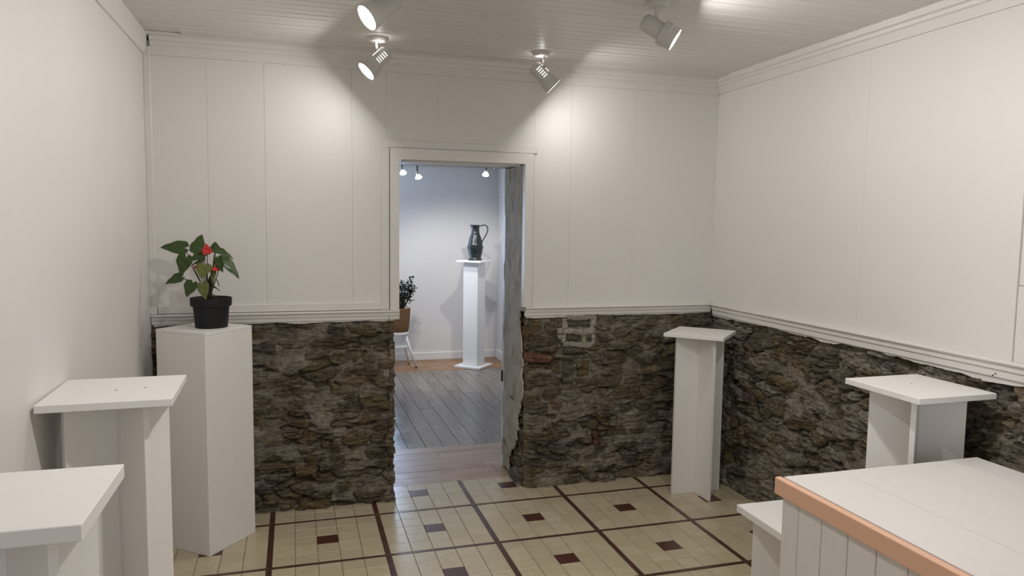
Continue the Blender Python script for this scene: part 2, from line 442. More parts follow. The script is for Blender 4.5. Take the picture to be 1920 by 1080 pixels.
wall_left = struct(MB().box(XL - 0.1, XL, YF - 0.1, YB + 0.05, -0.05, ZC + 0.05).build('wall_left', M['plaster_wall']), 'plain off-white plastered wall on the left side of the front room', 'wall')
wall_right = struct(MB().box(2.645, 2.80, YF - 0.1, YB + 0.05, -0.05, ZC + 0.05).build('wall_right', M['mortar']), 'right wall of white boards above exposed rubble stone', 'wall')
seams(wall_right, M['wall'], [(YB, -1.03), (-1.03, -1.79)], ZR - 0.02, ZC - 0.03, XR, 'x', 0.05)
seams(wall_right, M['wall'], [(-1.791, -3.2), (-3.2, YF)], ZR - 0.02, 1.335, XR + 0.006, 'x', 0.05)
seams(wall_right, M['wall'], [(-1.791, -3.2), (-3.2, YF)], 1.337, ZC - 0.03, XR + 0.008, 'x', 0.05)
# wall behind the photographer with the shop window opening
rear = MB()
rear.box(XL - 0.1, -0.5, YF - 0.15, YF, -0.05, ZC + 0.05); rear.box(2.5, XR + 0.1, YF - 0.15, YF, -0.05, ZC + 0.05)
rear.box(-0.5, 2.5, YF - 0.15, YF, -0.05, 0.65); rear.box(-0.5, 2.5, YF - 0.15, YF, 2.25, ZC + 0.05)
struct(rear.build('wall_front', M['plaster_wall']), 'white shop-front wall behind the viewpoint with a wide window', 'wall')
win = MB()
for x in (-0.5, 0.98, 2.44): win.box(x, x + 0.06, YF - 0.09, YF - 0.03, 0.65, 2.25)
for z in (0.65, 2.19): win.box(-0.5, 2.5, YF - 0.09, YF - 0.03, z, z + 0.06)
struct(win.build('window_1', M['trim']), 'white framed shop window behind the viewpoint', 'window')

# ------------------------------------------------------------------ noise for the rubble walls
def _hash(ix, iy, seed):
    h = (ix.astype(np.int64) * 374761393 + iy.astype(np.int64) * 668265263 + seed * 974634777) & 0x7fffffff
    h = ((h ^ (h >> 13)) * 1274126177) & 0x7fffffff
    return ((h ^ (h >> 16)) & 0xffff) / 65535.0
def vnoise(x, y, seed):
    ix = np.floor(x); iy = np.floor(y); fx = x - ix; fy = y - iy
    fx = fx * fx * (3 - 2 * fx); fy = fy * fy * (3 - 2 * fy)
    a = _hash(ix, iy, seed); b = _hash(ix + 1, iy, seed); c = _hash(ix, iy + 1, seed); d = _hash(ix + 1, iy + 1, seed)
    return (a + (b - a) * fx) * (1 - fy) + (c + (d - c) * fx) * fy - 0.5
def fbm(x, y, seed, octv=4):
    s = 0; a = 1.0
    for k in range(octv):
        s = s + a * vnoise(x, y, seed + k * 17); x = x * 2.03 + 3.1; y = y * 2.03 + 1.7; a *= 0.5
    return s
def sstep(a, b, x):
    t = np.clip((x - a) / (b - a), 0, 1); return t * t * (3 - 2 * t)

def raw_mesh(name, V, Fq, mat, parent, smooth=True):
    me = bpy.data.meshes.new(name)
    me.vertices.add(len(V)); me.vertices.foreach_set('co', np.ascontiguousarray(V, dtype=np.float32).ravel())
    n = len(Fq); me.loops.add(n * 4); me.polygons.add(n)
    me.loops.foreach_set('vertex_index', np.ascontiguousarray(Fq, dtype=np.int32).ravel())
    me.polygons.foreach_set('loop_start', np.arange(0, n * 4, 4, dtype=np.int32))
    me.polygons.foreach_set('loop_total', np.full(n, 4, dtype=np.int32))
    me.polygons.foreach_set('use_smooth', np.full(n, smooth, dtype=bool))
    me.update(calc_edges=True); me.validate()
    me.materials.append(mat)
    o = bpy.data.objects.new(name, me); COL.objects.link(o); o.parent = parent
    return o

def rubble(parent, W, H, fn, seed, density=105, aniso=0.40, g=0.0055, specials=(), pale=0.12, edge=None, tiltmax=0.12, rough=1.0, pale_low=False, sealed=(), taper=(0, 0)):
    """irregular courses of rubble: one mesh for each stone and one for the mortar behind them.
    fn(u, w, h) maps wall coordinates and height above the wall plane to the room."""
    rs = np.random.RandomState(seed)
    n = int(W * H * density)
    seeds = []
    tries = 0
    while len(seeds) < n and tries < 30000:
        tries += 1
        c = rs.rand(2) * (W, H)
        rr = 0.028 + 0.05 * rs.rand() ** 2
        if any(((c[0] - s[0]) * aniso) ** 2 + (c[1] - s[1]) ** 2 < rr ** 2 for s in seeds): continue
        if any(abs(c[0] - q[0]) < q[2] and abs(c[1] - q[1]) < q[3] for q in specials): continue
        seeds.append((c[0], c[1]))
    S = np.array(seeds)
    nu = int(W / g) + 1; nw = int(H / g) + 1
    u = np.linspace(0, W, nu); ww = np.linspace(0, H, nw)
    U, Wg = np.meshgrid(u, ww)              # [nw, nu]
    Uw = U + 0.05 * fbm(U * 7, Wg * 9, seed) + 0.012 * fbm(U * 34, Wg * 50, seed + 5, 3)
    Ww = Wg + 0.022 * fbm(U * 7, Wg * 8, seed + 11) + 0.010 * fbm(U * 22, Wg * 40, seed + 7, 3)
    F1 = np.full(U.shape, 9.0); F2 = np.full(U.shape, 9.0); ID = np.zeros(U.shape, int)
    ang = rs.uniform(-tiltmax, tiltmax, len(S)) * 2
    asp = aniso * rs.uniform(0.75, 1.5, len(S))
    wgt = rs.uniform(-0.008, 0.010, len(S))
    for k in range(len(S)):
        du = Uw - S[k, 0]; dw = Ww - S[k, 1]
        a = du * np.cos(ang[k]) + dw * np.sin(ang[k]); b = -du * np.sin(ang[k]) + dw * np.cos(ang[k])
        d = (np.abs(a * asp[k]) ** 2.6 + np.abs(b) ** 2.6) ** (1 / 2.6) + wgt[k]
        near = d < F1
        F2 = np.where(near, F1, np.minimum(F2, d)); F1 = np.where(near, d, F1); ID = np.where(near, k, ID)
    E = (F2 - F1) * 0.5
    nst = len(S)
    offs = list(rs.uniform(-0.017, 0.017, nst)); kinds = []
    for k in range(nst):
        r = rs.rand(); pl = pale + (0.35 * max(0, 1 - S[k, 1] / 0.55) if pale_low else 0)
        kinds.append('schist_pale' if r < pl else ('schist_ochre' if r < pl + 0.10 else ('schist_slate' if r < pl + 0.2 else 'schist')))
    # named stones: (u, w, half width, half height, material, offset)
    for q in specials:
        wob = 0.010 if q[4] == 'schist_slate' else 0.030
        du = np.abs(U - q[0] + wob * fbm(U * 14, Wg * 18, seed + 31, 4)); dw = np.abs(Wg - q[1] + wob * 0.8 * fbm(U * 12 + 9, Wg * 18, seed + 37, 4) + (0.12 * (U - q[0]) if wob > 0.02 else 0))
        dd = np.minimum(q[2] - du, q[3] - dw)
        inside = dd > 0
        halo = (dd > -0.012) & ~inside
        E = np.where(inside, dd * 1.0, np.where(halo, np.minimum(E, np.maximum(-dd, 0) * 0.3), E))
        ID = np.where(inside, len(offs), ID)
        offs.append(q[5]); kinds.append(q[4])
    nst = len(offs)
    big = fbm(U * 2.2, Wg * 2.2, seed + 41, 3)
    strata_w = Wg + 0.035 * fbm(U * 3.0, Wg * 5, seed + 43, 3)
    fine = fbm(U * 60, Wg * 90, seed + 51, 3)
    lam = fbm(U * 9, strata_w * 75, seed + 61, 4)
    mort = -0.006 + 0.044 * fbm(U * 6, Wg * 9, seed + 71, 5) + 0.010 * lam + 0.006 * fine + 0.004 * fine + 0.01 * big
    hole = sstep(0.20, 0.30, fbm(U * 6, Wg * 18, seed + 81, 3))
    for (a0, a1, b0, b1) in sealed:
        hole = hole * (1 - ((U > a0) & (U < a1) & (Wg > b0) & (Wg < b1)))
    mort = mort - 0.034 * hole
    mort = mort - np.clip((Wg - (H - 0.05)) / 0.05, 0, 1) * np.maximum(mort + 0.014, 0)
    tp = np.ones(U.shape); tn = 1 + 1.1 * fbm(U * 9, Wg * 14, seed + 91, 3)
    if taper[0]: tp = tp * sstep(0.0, 1.0, U / (taper[0] * tn))
    if taper[1]: tp = tp * sstep(0.0, 1.0, (W - U) / (taper[1] * tn))
    mort = mort * tp - 0.012 * (1 - tp)
    qid = ID[:-1, :-1]
    idx = np.arange(nw * nu).reshape(nw, nu)
    quads = np.stack([idx[:-1, :-1], idx[:-1, 1:], idx[1:, 1:], idx[1:, :-1]], -1)
    if edge is not None:
        lo, hi = edge(Wg); keep = ((U >= lo) & (U <= hi)); qk = keep[:-1, :-1] & keep[1:, 1:]
    else: qk = np.ones(qid.shape, bool)
    dome = sstep(0.0, 0.008, E)
    for k in range(nst):
        msk = (qid == k) & qk
        if msk.sum() < 14: continue
        t = rs.uniform(0.014, 0.034); ph = rs.rand(); sl = rs.uniform(-tiltmax, tiltmax)
        amp = rs.uniform(0.3, 1.0) * rough
        Q = quads[msk]; vi, inv = np.unique(Q, return_inverse=True)
        uu = U.ravel()[vi]; wv = strata_w.ravel()[vi] + sl * uu
        saw = (wv / t + ph + 0.9 * lam.ravel()[vi]) % 1.0
        saw = sstep(0.0, 0.85, saw) * (1 - sstep(0.9, 1.0, saw))
        cw = Wg.ravel()[vi]; cwm = cw.mean(); um = uu.mean()
        h = offs[k] + (dome.ravel()[vi] - 1) * 0.032 + 0.009 * np.clip(E.ravel()[vi] / 0.025, 0, 1) + amp * (0.017 * (saw - 0.5) + 0.020 * lam.ravel()[vi]) + 0.004 * fine.ravel()[vi] * rough \
            + rs.uniform(-.12, .12) * (cw - cwm) + rs.uniform(-.05, .05) * (uu - um) + 0.01 * big.ravel()[vi]
        h = h - np.clip((cw - (H - 0.05)) / 0.05, 0, 1) * np.maximum(h + 0.012, 0)
        tv_ = tp.ravel()[vi]; h = h * tv_ - 0.011 * (1 - tv_)
        mm = mort.ravel()[vi]
        vis = h > mm - 0.006
        qv = vis[inv.reshape(-1, 4)].any(1)
        if qv.sum() < 10: continue
        Q2 = inv.reshape(-1, 4)[qv]; v2, i2 = np.unique(Q2, return_inverse=True)
        P = fn(uu[v2], cw[v2], h[v2])
        raw_mesh('stone', P, i2.reshape(-1, 4), M[kinds[k]], parent)
    Q = quads[qk]; vi, inv = np.unique(Q, return_inverse=True)
    P = fn(U.ravel()[vi], Wg.ravel()[vi], mort.ravel()[vi])
    raw_mesh('mortar', P, inv.reshape(-1, 4), M['mortar'], parent)

def st(*c): return np.stack([np.broadcast_to(a, c[0].shape) for a in c], -1)
HS = ZR - 0.03
# back wall, left of the doorway
W1 = (DX0 + 0.012) - XL
def edge_l(w): return (np.full(w.shape, -1.0), W1 - 0.012 + 0.016 * fbm(w * 9, w * 0, 3, 3) + 0.010 * fbm(w * 40, w * 0, 4, 2))
rubble(wall_back, W1, HS, lambda u, w, h: st(XL + u, 0.196 - (1 - w) * 0.028 - h, w), 11, 112, 0.36, edge=edge_l, taper=(0, 0.035),
       specials=[(1.10, 0.565, 0.085, 0.04, 'schist_ochre', 0.010), (0.855, 0.33, 0.05, 0.022, 'schist_ochre', 0.012), (0.73, 0.20, 0.055, 0.028, 'schist_ochre', 0.02),
                 (0.93, 0.055, 0.06, 0.034, 'schist_pale', 0.01), (1.10, 0.275, 0.055, 0.026, 'schist_slate', 0.008), (1.03, 0.95, 0.08, 0.032, 'schist_ochre', 0.004)])
# back wall, right of the doorway
X2 = DX1 + 0.004
W2 = 2.625 - X2
def edge_r(w): return (0.006 + 0.014 * fbm(w * 11, w * 0, 8, 3), np.full(w.shape, 9.0))
def sx(x): return x - X2
rubble(wall_back, W2, HS, lambda u, w, h: st(X2 + u, 0.200 - (1 - w) * 0.03 - h, w), 23, 105, 0.38, taper=(0.04, 0),
       specials=[(sx(1.715), 0.955, 0.075, 0.026, 'schist_slate', 0.008), (sx(1.69), 0.875, 0.054, 0.026, 'schist_slate', 0.006), (sx(1.782), 0.868, 0.022, 0.026, 'schist_slate', 0.006),
                 (sx(1.70), 0.80, 0.07, 0.026, 'schist_slate', 0.0), (sx(1.66), 0.665, 0.04, 0.065, 'schist_slate', 0.004), (sx(1.755), 0.69, 0.036, 0.05, 'schist_ochre', 0.0),
                 (sx(1.475), 0.755, 0.085, 0.033, 'schist_rust', 0.012), (sx(1.842), 0.265, 0.017, 0.045, 'schist_rust', 0.012), (sx(1.95), 0.36, 0.03, 0.022, 'schist_pale', 0.01)],
       sealed=[(sx(1.6), sx(1.86), 0.78, 1.02)])
# pale pointing around the squared stones
pts = MB()
def point_strip(x0, z0, x1, z1, r): 
    n = 15; P = []
    for i in range(n):
        t = i / (n - 1); P.append((x0 + (x1 - x0) * t, 0.187 - 0.004 * math.sin(t * 9 + x0 * 40), z0 + (z1 - z0) * t + 0.004 * math.sin(t * 7 + z0 * 90)))
    pts.tube(P, [r * (0.75 + 0.7 * rnd.random()) for i in range(n)], 10)
for a in [(1.62, .912, 1.82, .908, .016), (1.635, .918, 1.625, .985, .015), (1.80, .915, 1.815, 1.0, .017), (1.62, .836, 1.81, .828, .014), (1.753, .90, 1.752, .845, .012), (1.628, .905, 1.622, .845, .011), (1.812, .90, 1.81, .83, .012), (1.64, .99, 1.80, .992, .011), (1.60, .93, 1.60, .87, .013)]:
    point_strip(*a)
rp = random.Random(5)
pts.v = [(x + rp.uniform(-.003, .003), 0.184 + (y - 0.187) * 0.45 + rp.uniform(-.0015, .0015), z + rp.uniform(-.003, .003)) for x, y, z in pts.v]
pts.build('pointing', M['mortar_pale'], wall_back, smooth=True)
# right wall
LW = 2.75
rubble(wall_right, LW, HS - 0.01, lambda u, w, h: st(2.612 - (1 - w) * 0.035 - h, 0.205 - u, w), 37, 84, 0.52, pale=0.38, tiltmax=0.35, pale_low=True, rough=1.15, g=0.0062)
# reveals of the doorway
rubble(wall_back, 0.43, HS, lambda u, w, h: st(DX0 - 0.022 + h, 0.172 + u, w), 51, 105, 0.4, g=0.007, taper=(0.03, 0))
rubble(wall_back, 0.43, HS, lambda u, w, h: st(DX1 + 0.013 - h, 0.190 + u, w), 53, 105, 0.4, g=0.006, taper=(0.03, 0), rough=0.5)

# peeling plaster on the right reveal
g = 0.007
zz = np.arange(0.012, DZ, g); yy = np.arange(0.175, T2 - 0.005, g)
Y, Z = np.meshgrid(yy, zz)
front = np.where(Z > ZR - 0.03, 0.17, 0.205 + 0.07 * fbm(Z * 7, Z * 0, 91, 4) + 0.03 * fbm(Z * 30, Z * 0, 95, 3) + 0.20 * sstep(0.30, 0.06, Z) + 0.05 * sstep(.7, .3, Z))
keep = (Y > front + 0.012 * fbm(Y * 60, Z * 60, 97, 2))
chip = sstep(0.30, 0.36, fbm(Y * 9, Z * 7, 99, 4))
Xp = DX1 - 0.008 + 0.006 * fbm(Y * 8, Z * 8, 101, 4) + 0.002 * chip
idx = np.arange(Y.size).reshape(Y.shape)
quads = np.stack([idx[:-1, :-1], idx[:-1, 1:], idx[1:, 1:], idx[1:, :-1]], -1)
qk = keep[:-1, :-1] & keep[1:, 1:] & keep[:-1, 1:] & keep[1:, :-1]
Q = quads[qk]; vi, inv = np.unique(Q, return_inverse=True)
V = np.stack([Xp.ravel()[vi], Y.ravel()[vi], Z.ravel()[vi]], -1)
pl = raw_mesh('peeling_plaster', V, inv.reshape(-1, 4), M['peel'], wall_back)
sm = pl.modifiers.new('thickness', 'SOLIDIFY'); sm.thickness = 0.008; sm.offset = 0
MB().box(DX1 + 0.008, DX1 + 0.03, YB + 0.01, T2, ZR - 0.03, DZ).build('jamb_backing', M['peel'], wall_back)

# far edge post of the doorway
post = struct(MB().box(DX1 - 0.012, DX1 + 0.01, T2 - 0.03, T2 + 0.012, 0.0, DZ).build('trim_12', M['far_trim'], bevel=0.002), 'thin white vertical post on the far edge of the doorway', 'trim')
MB().box(DX1 - 0.020, DX1 - 0.012, T2 - 0.018, T2 + 0.0, 0.545, 0.615).build('latch_plate', M['darkmetal'], post)

# ------------------------------------------------------------------ trims
def molding(name, prof, a, b, fn, label, mat='trim', bevel=0.0012):
    o = MB().prism(prof, a, b, fn).build(name, M[mat], bevel=bevel)
    return struct(o, label, 'trim')
rail_prof = [(0.0, 0.0), (0.034, 0.0), (0.037, -0.004), (0.034, -0.011), (0.024, -0.013), (0.024, -0.028), (0.019, -0.034), (0.019, -0.05), (0.0, -0.054)]
by = lambda t, p: Vector((t, YB + 0.004 - p[0], ZR + p[1]))
molding('trim_1', rail_prof, XL + 0.002, 0.668, by, 'white dado rail on the back wall left of the doorway')
molding('trim_2', rail_prof, 1.383, XR - 0.012, by, 'white dado rail on the back wall right of the doorway')
rail_prof2 = [(0.0, 0.0), (0.034, 0.0), (0.037, -0.004), (0.034, -0.011), (0.026, -0.013), (0.026, -0.034), (0.020, -0.038), (0.020, -0.064), (0.0, -0.07)]
rr3 = molding('trim_3', rail_prof2, YB - 0.036, YF, lambda t, p: Vector((XR + 0.004 - p[0], t, ZR + p[1])), 'long white dado rail along the right wall')
for (yy_, zz_) in ((-1.745, ZR - 0.052), (-1.735, ZR - 0.060)):
    MB().lathe([(0.003, 0), (0.003, 0.001)], (XR - 0.016, yy_, zz_), (-1, 0, 0), 10, True, True).build('nail_hole', M['gap'], rr3)
# ragged plaster left hanging below the rails
def ragged(parent, L, fn, seed, depth=0.018):
    n = int(L / 0.008); t = np.linspace(0, L, n)
    lo = 0.006 + depth * np.clip(fbm(t * 7, t * 0, seed, 4) + 0.35, 0, 2)
    mb = MB(); V = []
    for a, d in zip(t, lo): V += [fn(a, 0.0, 0.0), fn(a, 0.0, -d), fn(a, 0.012, -d), fn(a, 0.012, 0.0)]
    Fc = []
    for i in range(n - 1):
        for k in range(4): Fc.append((4 * i + k, 4 * i + (k + 1) % 4, 4 * i + 4 + (k + 1) % 4, 4 * i + 4 + k))
    mb.add(V, Fc).build('ragged_plaster', M['trim'], parent)
ragged(wall_right, 2.6, lambda a, d, z: Vector((XR - 0.008 + d, YB - 0.03 - a, ZR - 0.062 + z)), 5, 0.020)
ragged(wall_back, 1.20, lambda a, d, z: Vector((1.39 + a, YB - 0.006 + d, ZR - 0.048 + z)), 9, 0.012)
ragged(wall_back, 1.19, lambda a, d, z: Vector((XL + 0.01 + a, YB - 0.006 + d, ZR - 0.048 + z)), 13, 0.010)
struct(MB().box(XL + 0.034, 0.572, YB - 0.012, YB + 0.004, ZR + 0.004, ZR + 0.042).build('trim_4', M['trim'], bevel=0.0015), 'flat white strip lying on the dado rail left of the doorway', 'trim')
crown = [(0.0, -0.098), (0.014, -0.098), (0.016, -0.055), (0.022, -0.053), (0.024, -0.036), (0.036, -0.030), (0.038, -0.014), (0.058, -0.008), (0.060, 0.002), (0.0, 0.002)]
molding('trim_5', crown, XL + 0.03, XR - 0.012, lambda t, p: Vector((t, YB + 0.003 - p[0], ZC + p[1])), 'white crown moulding along the top of the back wall')
crown_r = [(0.0, -0.092), (0.014, -0.092), (0.016, -0.050), (0.024, -0.046), (0.028, -0.030), (0.040, -0.026), (0.044, -0.006), (0.046, 0.002), (0.0, 0.002)]
molding('trim_6', crown_r, YB - 0.01, YF, lambda t, p: Vector((XR + 0.003 - p[0], t, ZC + p[1])), 'white crown moulding along the top of the right wall')
crown_l = [(0.0, -0.098), (0.012, -0.098), (0.020, -0.085), (0.026, -0.002), (0.022, 0.002), (0.0, 0.002)]
molding('trim_7', crown_l, YB - 0.03, YF, lambda t, p: Vector((XL - 0.003 + p[0], t, ZC + p[1])), 'plain white board along the top of the left wall')
struct(MB().box(XL, XL + 0.030, YB - 0.022, YB + 0.004, ZR + 0.002, ZC - 0.06).build('trim_8', M['trim'], bevel=0.002), 'slim white vertical batten in the left back corner', 'trim')
struct(MB().box(XL + 0.18, XR - 0.01, YB - 0.155, YB - 0.02, ZC - 0.007, ZC + 0.001).build('trim_11', M['ceiling'], bevel=0.001), 'wide flat white board on the ceiling along the back wall', 'trim')
struct(MB().box(XL + 0.02, XL + 0.178, YB - 0.075, YB - 0.02, ZC - 0.012, ZC - 0.001).build('trim_9', M['trim'], bevel=0.001), 'small white filler board on the ceiling in the left back corner', 'trim')
# door casing
case = MB(); case.box(0.617, 0.665, YB - 0.026, YB + 0.02, ZR + 0.001, 1.926)
case.box(1.370, 1.414, YB - 0.026, YB + 0.02, ZR + 0.001, 1.926); case.box(0.665, 1.370, YB - 0.026, YB + 0.02, 1.868, 1.926)
door1 = struct(case.build('door_1', M['trim']), 'white door casing framing the open doorway in the back wall', 'doorway')
MB().box(0.572, 0.614, YB - 0.008, YB + 0.004, ZR + 0.002, 1.93).build('outer_casing', M['trim'], door1, bevel=0.001)
MB().box(0.585, 1.445, YB - 0.008, YB + 0.004, 1.930, 1.968).build('outer_casing', M['trim'], door1, bevel=0.001)
MB().box(1.4165, 1.428, YB - 0.006, YB + 0.004, ZR + 0.002, 1.928).build('outer_casing', M['trim'], door1, bevel=0.001)
MB().box(0.690, 1.360, YB + 0.03, YB + 0.075, DZ - 0.014, DZ + 0.002).build('door_stop', M['trim'], door1, bevel=0.001)

# ------------------------------------------------------------------ far room shell
Z2 = 2.20
XF = 0.20
fw_ = MB(); fw_.box(XF - .1, 0.62, 4.28, 4.4, -0.05, Z2 + 0.1); fw_.box(1.15, 2.5, 4.28, 4.4, -0.05, Z2 + 0.1); fw_.box(0.62, 1.15, 4.28, 4.4, -0.05, 0.76); fw_.box(0.62, 1.15, 4.28, 4.4, 1.94, Z2 + 0.1)
fwb = struct(fw_.build('wall_far', M['far_wall']), 'pale grey end wall of the far room behind the black jug', 'wall')
struct(MB().box(2.35, 2.5, T2 - 0.02, 4.3, -0.05, Z2 + 0.1).build('wall_far_right', M['far_wall']), 'narrow view of the white right wall of the far room', 'wall')
fl = MB(); fl.box(XF - .1, XF, T2 - 0.05, 4.3, -0.05, Z2 + .1)
struct(fl.build('wall_far_left', M['far_wall']), 'left wall of the far room', 'wall')
near = MB(); near.box(-1.3, DX0 - 0.035, T2 - 0.02, T2, -0.05, Z2 + .1); near.box(DX1 + 0.012, 2.5, T2 - 0.02, T2, -0.05, Z2 + .1); near.box(DX0 - 0.035, DX1 + 0.012, T2 - 0.02, T2, DZ, Z2 + .1)
struct(near.build('wall_far_near', M['far_wall']), 'far room side of the dividing wall', 'wall')
struct(MB().box(-1.3, 2.5, T2 - 0.02, 4.35, Z2, Z2 + 0.1).build('ceiling_far', M['far_wall']), 'white ceiling of the far room', 'ceiling')
fw = MB()
for x_ in (0.62, 1.11): fw.box(x_, x_ + .04, 4.30, 4.35, .76, 1.94)
for z_ in (.76, 1.33, 1.90): fw.box(0.62, 1.15, 4.30, 4.35, z_, z_ + .04)
struct(fw.build('window_2', M['far_trim']), 'white framed window in the end wall of the far room', 'window')
struct(MB().box(0.3, 2.35, 4.262, 4.282, 0.0, 0.082).build('baseboard_far', M['far_trim'], bevel=0.002), 'white baseboard along the end wall of the far room', 'baseboard')
struct(MB().box(2.332, 2.352, T2, 4.262, 0.0, 0.10).build('baseboard_far_right', M['far_trim'], bevel=0.002), 'white baseboard along the right wall of the far room', 'baseboard')
struct(MB().prism([(0, -0.05), (0.02, -0.05), (0.03, -0.01), (0.045, 0.001), (0, 0.001)], 0.3, 2.35, lambda t, p: Vector((t, 4.281 - p[0], Z2 + p[1]))).build('trim_10', M['far_wall']), 'small crown moulding at the top of the far room end wall', 'trim')

# ------------------------------------------------------------------ display pedestals
def pedestal(cx, cy, ztop, side, rot_top, rot_arm, arm, thick, label, screws=(), t_arm=0.018):
    root = thing('display_pedestal', (cx, cy, 0), label, 'pedestal', 'white cross-column display pedestals')
    Mt = rotz(rot_top, (cx, cy, 0)); s = side / 2
    top = MB().box(-s, s, -s, s, ztop - thick, ztop, Mt).build('top_board', M['pedestal'], root, bevel=0.0015)
    for k in range(4):
        Ma = rotz(rot_arm + k * math.pi / 2, (cx, cy, 0)); h = t_arm / 2
        MB().box(h + 0.0004 if k % 2 else 0.0, arm, -h, h, 0.0005, ztop - thick - 0.0005, Ma).build('column_panel', M['pedestal'], root, bevel=0.001)
    for (a, b) in screws:
        p = Mt @ Vector((a, b, ztop))
        MB().lathe([(0.005, -0.001), (0.005, 0.0004), (0.002, 0.0006)], p, (0, 0, 1), 10, False, True).build('screw_hole', M['screw'], top)
    return root
pedestal(2.333, -0.135, 0.936, 0.332, R(45), R(0), 0.153, 0.020, 'tall white pedestal in the corner between the two stone walls')
pedestal(2.362, -1.618, 0.948, 0.352, R(0.5), R(41), 0.160, 0.022, 'white pedestal against the right stone wall just behind the planked counter', [(0.0, 0.03)])
pedestal(-0.384, -1.388, 1.028, 0.340, R(1.2), R(39.5), 0.155, 0.022, 'white pedestal beside the left wall directly in front of the plant plinth', [(0.0, -0.02), (0.075, 0.0)])
pedestal(-0.394, -2.232, 1.008, 0.328, R(0), R(42), 0.160, 0.030, 'white pedestal nearest the viewer at the lower left edge')
pedestal(1.94, -1.53, 0.448, 0.335, R(-1), R(44), 0.17, 0.028, 'low white pedestal half hidden behind the planked counter')

# ------------------------------------------------------------------ plinth
PC = (-0.283, -0.095); PA = R(51); PS = 0.295; PZ = 1.03
pr = thing('display_plinth', (PC[0], PC[1], 0), 'tall solid white box plinth in the left corner carrying the red-flowered plant', 'plinth')
Mp = rotz(PA, (PC[0], PC[1], 0)); s = PS / 2
MB().box(-s, s, -s, s, PZ - 0.014, PZ, Mp).build('top_panel', M['pedestal'], pr, bevel=0.001)
for k in range(4):
    Mk = rotz(PA + k * math.pi / 2, (PC[0], PC[1], 0))
    MB().box(-s, s - 0.014, -s, -s + 0.014, 0.0005, PZ - 0.0146, Mk).build('side_panel', M['pedestal'], pr, bevel=0.0012)

# ------------------------------------------------------------------ anthurium
PB = Vector((-0.253, -0.096, PZ)); RV = Vector((cy_, -sy_, 0)); DV = Vector((-sy_, -cy_, 0))
def P3(cx, cyy, d=0.0):    # plant sketch coordinates (right, up, towards the room)
    return PB + RV * ((cx - 553) * 0.000488) + Vector((0, 0, (1003 - cyy) * 0.000488)) + DV * d
ant = thing('potted_anthurium', PB, 'red-flowered green anthurium in a black plastic pot on the tall plinth', 'potted plant')
ro = 0.0
pprof = [(0.0, 0.004), (0.068, 0.004), (0.070, 0.0), (0.072, 0.003), (0.080, 0.098), (0.086, 0.100), (0.091, 0.104), (0.0925, 0.138), (0.0905, 0.140), (0.088, 0.138), (0.082, 0.120), (0.0, 0.118)]
pot = MB().lathe(pprof, PB, (0, 0, 1), 40).build('pot', M['pot'], ant); smooth_by_angle(pot, 35)
so = MB().lathe([(0.084, 0.121), (0.06, 0.126), (0.03, 0.124), (0.0, 0.130)], PB, (0, 0, 1), 24).build('soil', M['soil'], ant, smooth=True)
def leaf(base, tip, width, normal, mat, fold=0.25, droop=0.12, parent=None, name='leaf'):
    base = Vector(base); tip = Vector(tip); ax = tip - base; L = ax.length; ax.normalize()
    nrm = Vector(normal).normalized(); side = ax.cross(nrm).normalized(); nrm = side.cross(ax).normalized()
    nt, ns = 12, 8; vs = []
    for i in range(nt + 1):
        t = i / nt; tt = -0.20 + 1.2 * t          # lobes reach behind the base
        if tt < 0: half = 0.5 * width * math.sqrt(max(0, 1 - (tt / 0.205) ** 2)) * 0.92 + 0.0
        else: half = 0.5 * width * (max(0.0, 1 - tt ** 1.7)) ** 0.85 * (0.92 + 0.25 * math.sin(math.pi * min(1, tt * 1.6)) * 0.5)
        for j in range(-ns // 2, ns // 2 + 1):
            q = j / (ns / 2); inner = 0.0
            if tt < 0:   # notch between the lobes
                notch = 0.5 * width * 0.32 * (-tt / 0.2)
                x = (notch + (half - notch) * abs(q)) * (1 if q > 0 else -1) if q != 0 else 0.0
                if q == 0: x = 0.0; tloc = 0.0
                else: tloc = tt
            else: x = half * q; tloc = tt
            zf = fold * abs(x) - droop * L * tloc * tloc * 1.2 - 0.25 * x * x / max(width, 1e-3) + 0.002 * math.sin(tloc * 14 + q * 3)
            vs.append(base + ax * (L * tloc) + side * x + nrm * zf)
    fs = []; w = ns + 1
    for i in range(nt):
        for j in range(ns): fs.append((i * w + j, i * w + j + 1, (i + 1) * w + j + 1, (i + 1) * w + j))
    o = MB().add(vs, fs).build(name, mat, parent, smooth=True)
    md = o.modifiers.new('thickness', 'SOLIDIFY'); md.thickness = 0.0009; md.offset = 0
    return o
UP = Vector((0, 0, 1))
def bez(a, b, c, n=10):
    a, b, c = Vector(a), Vector(b), Vector(c); return [a * (1 - t) ** 2 + b * 2 * t * (1 - t) + c * t * t for t in [i / n for i in range(n + 1)]]
crownp = P3(535, 700, 0.0)
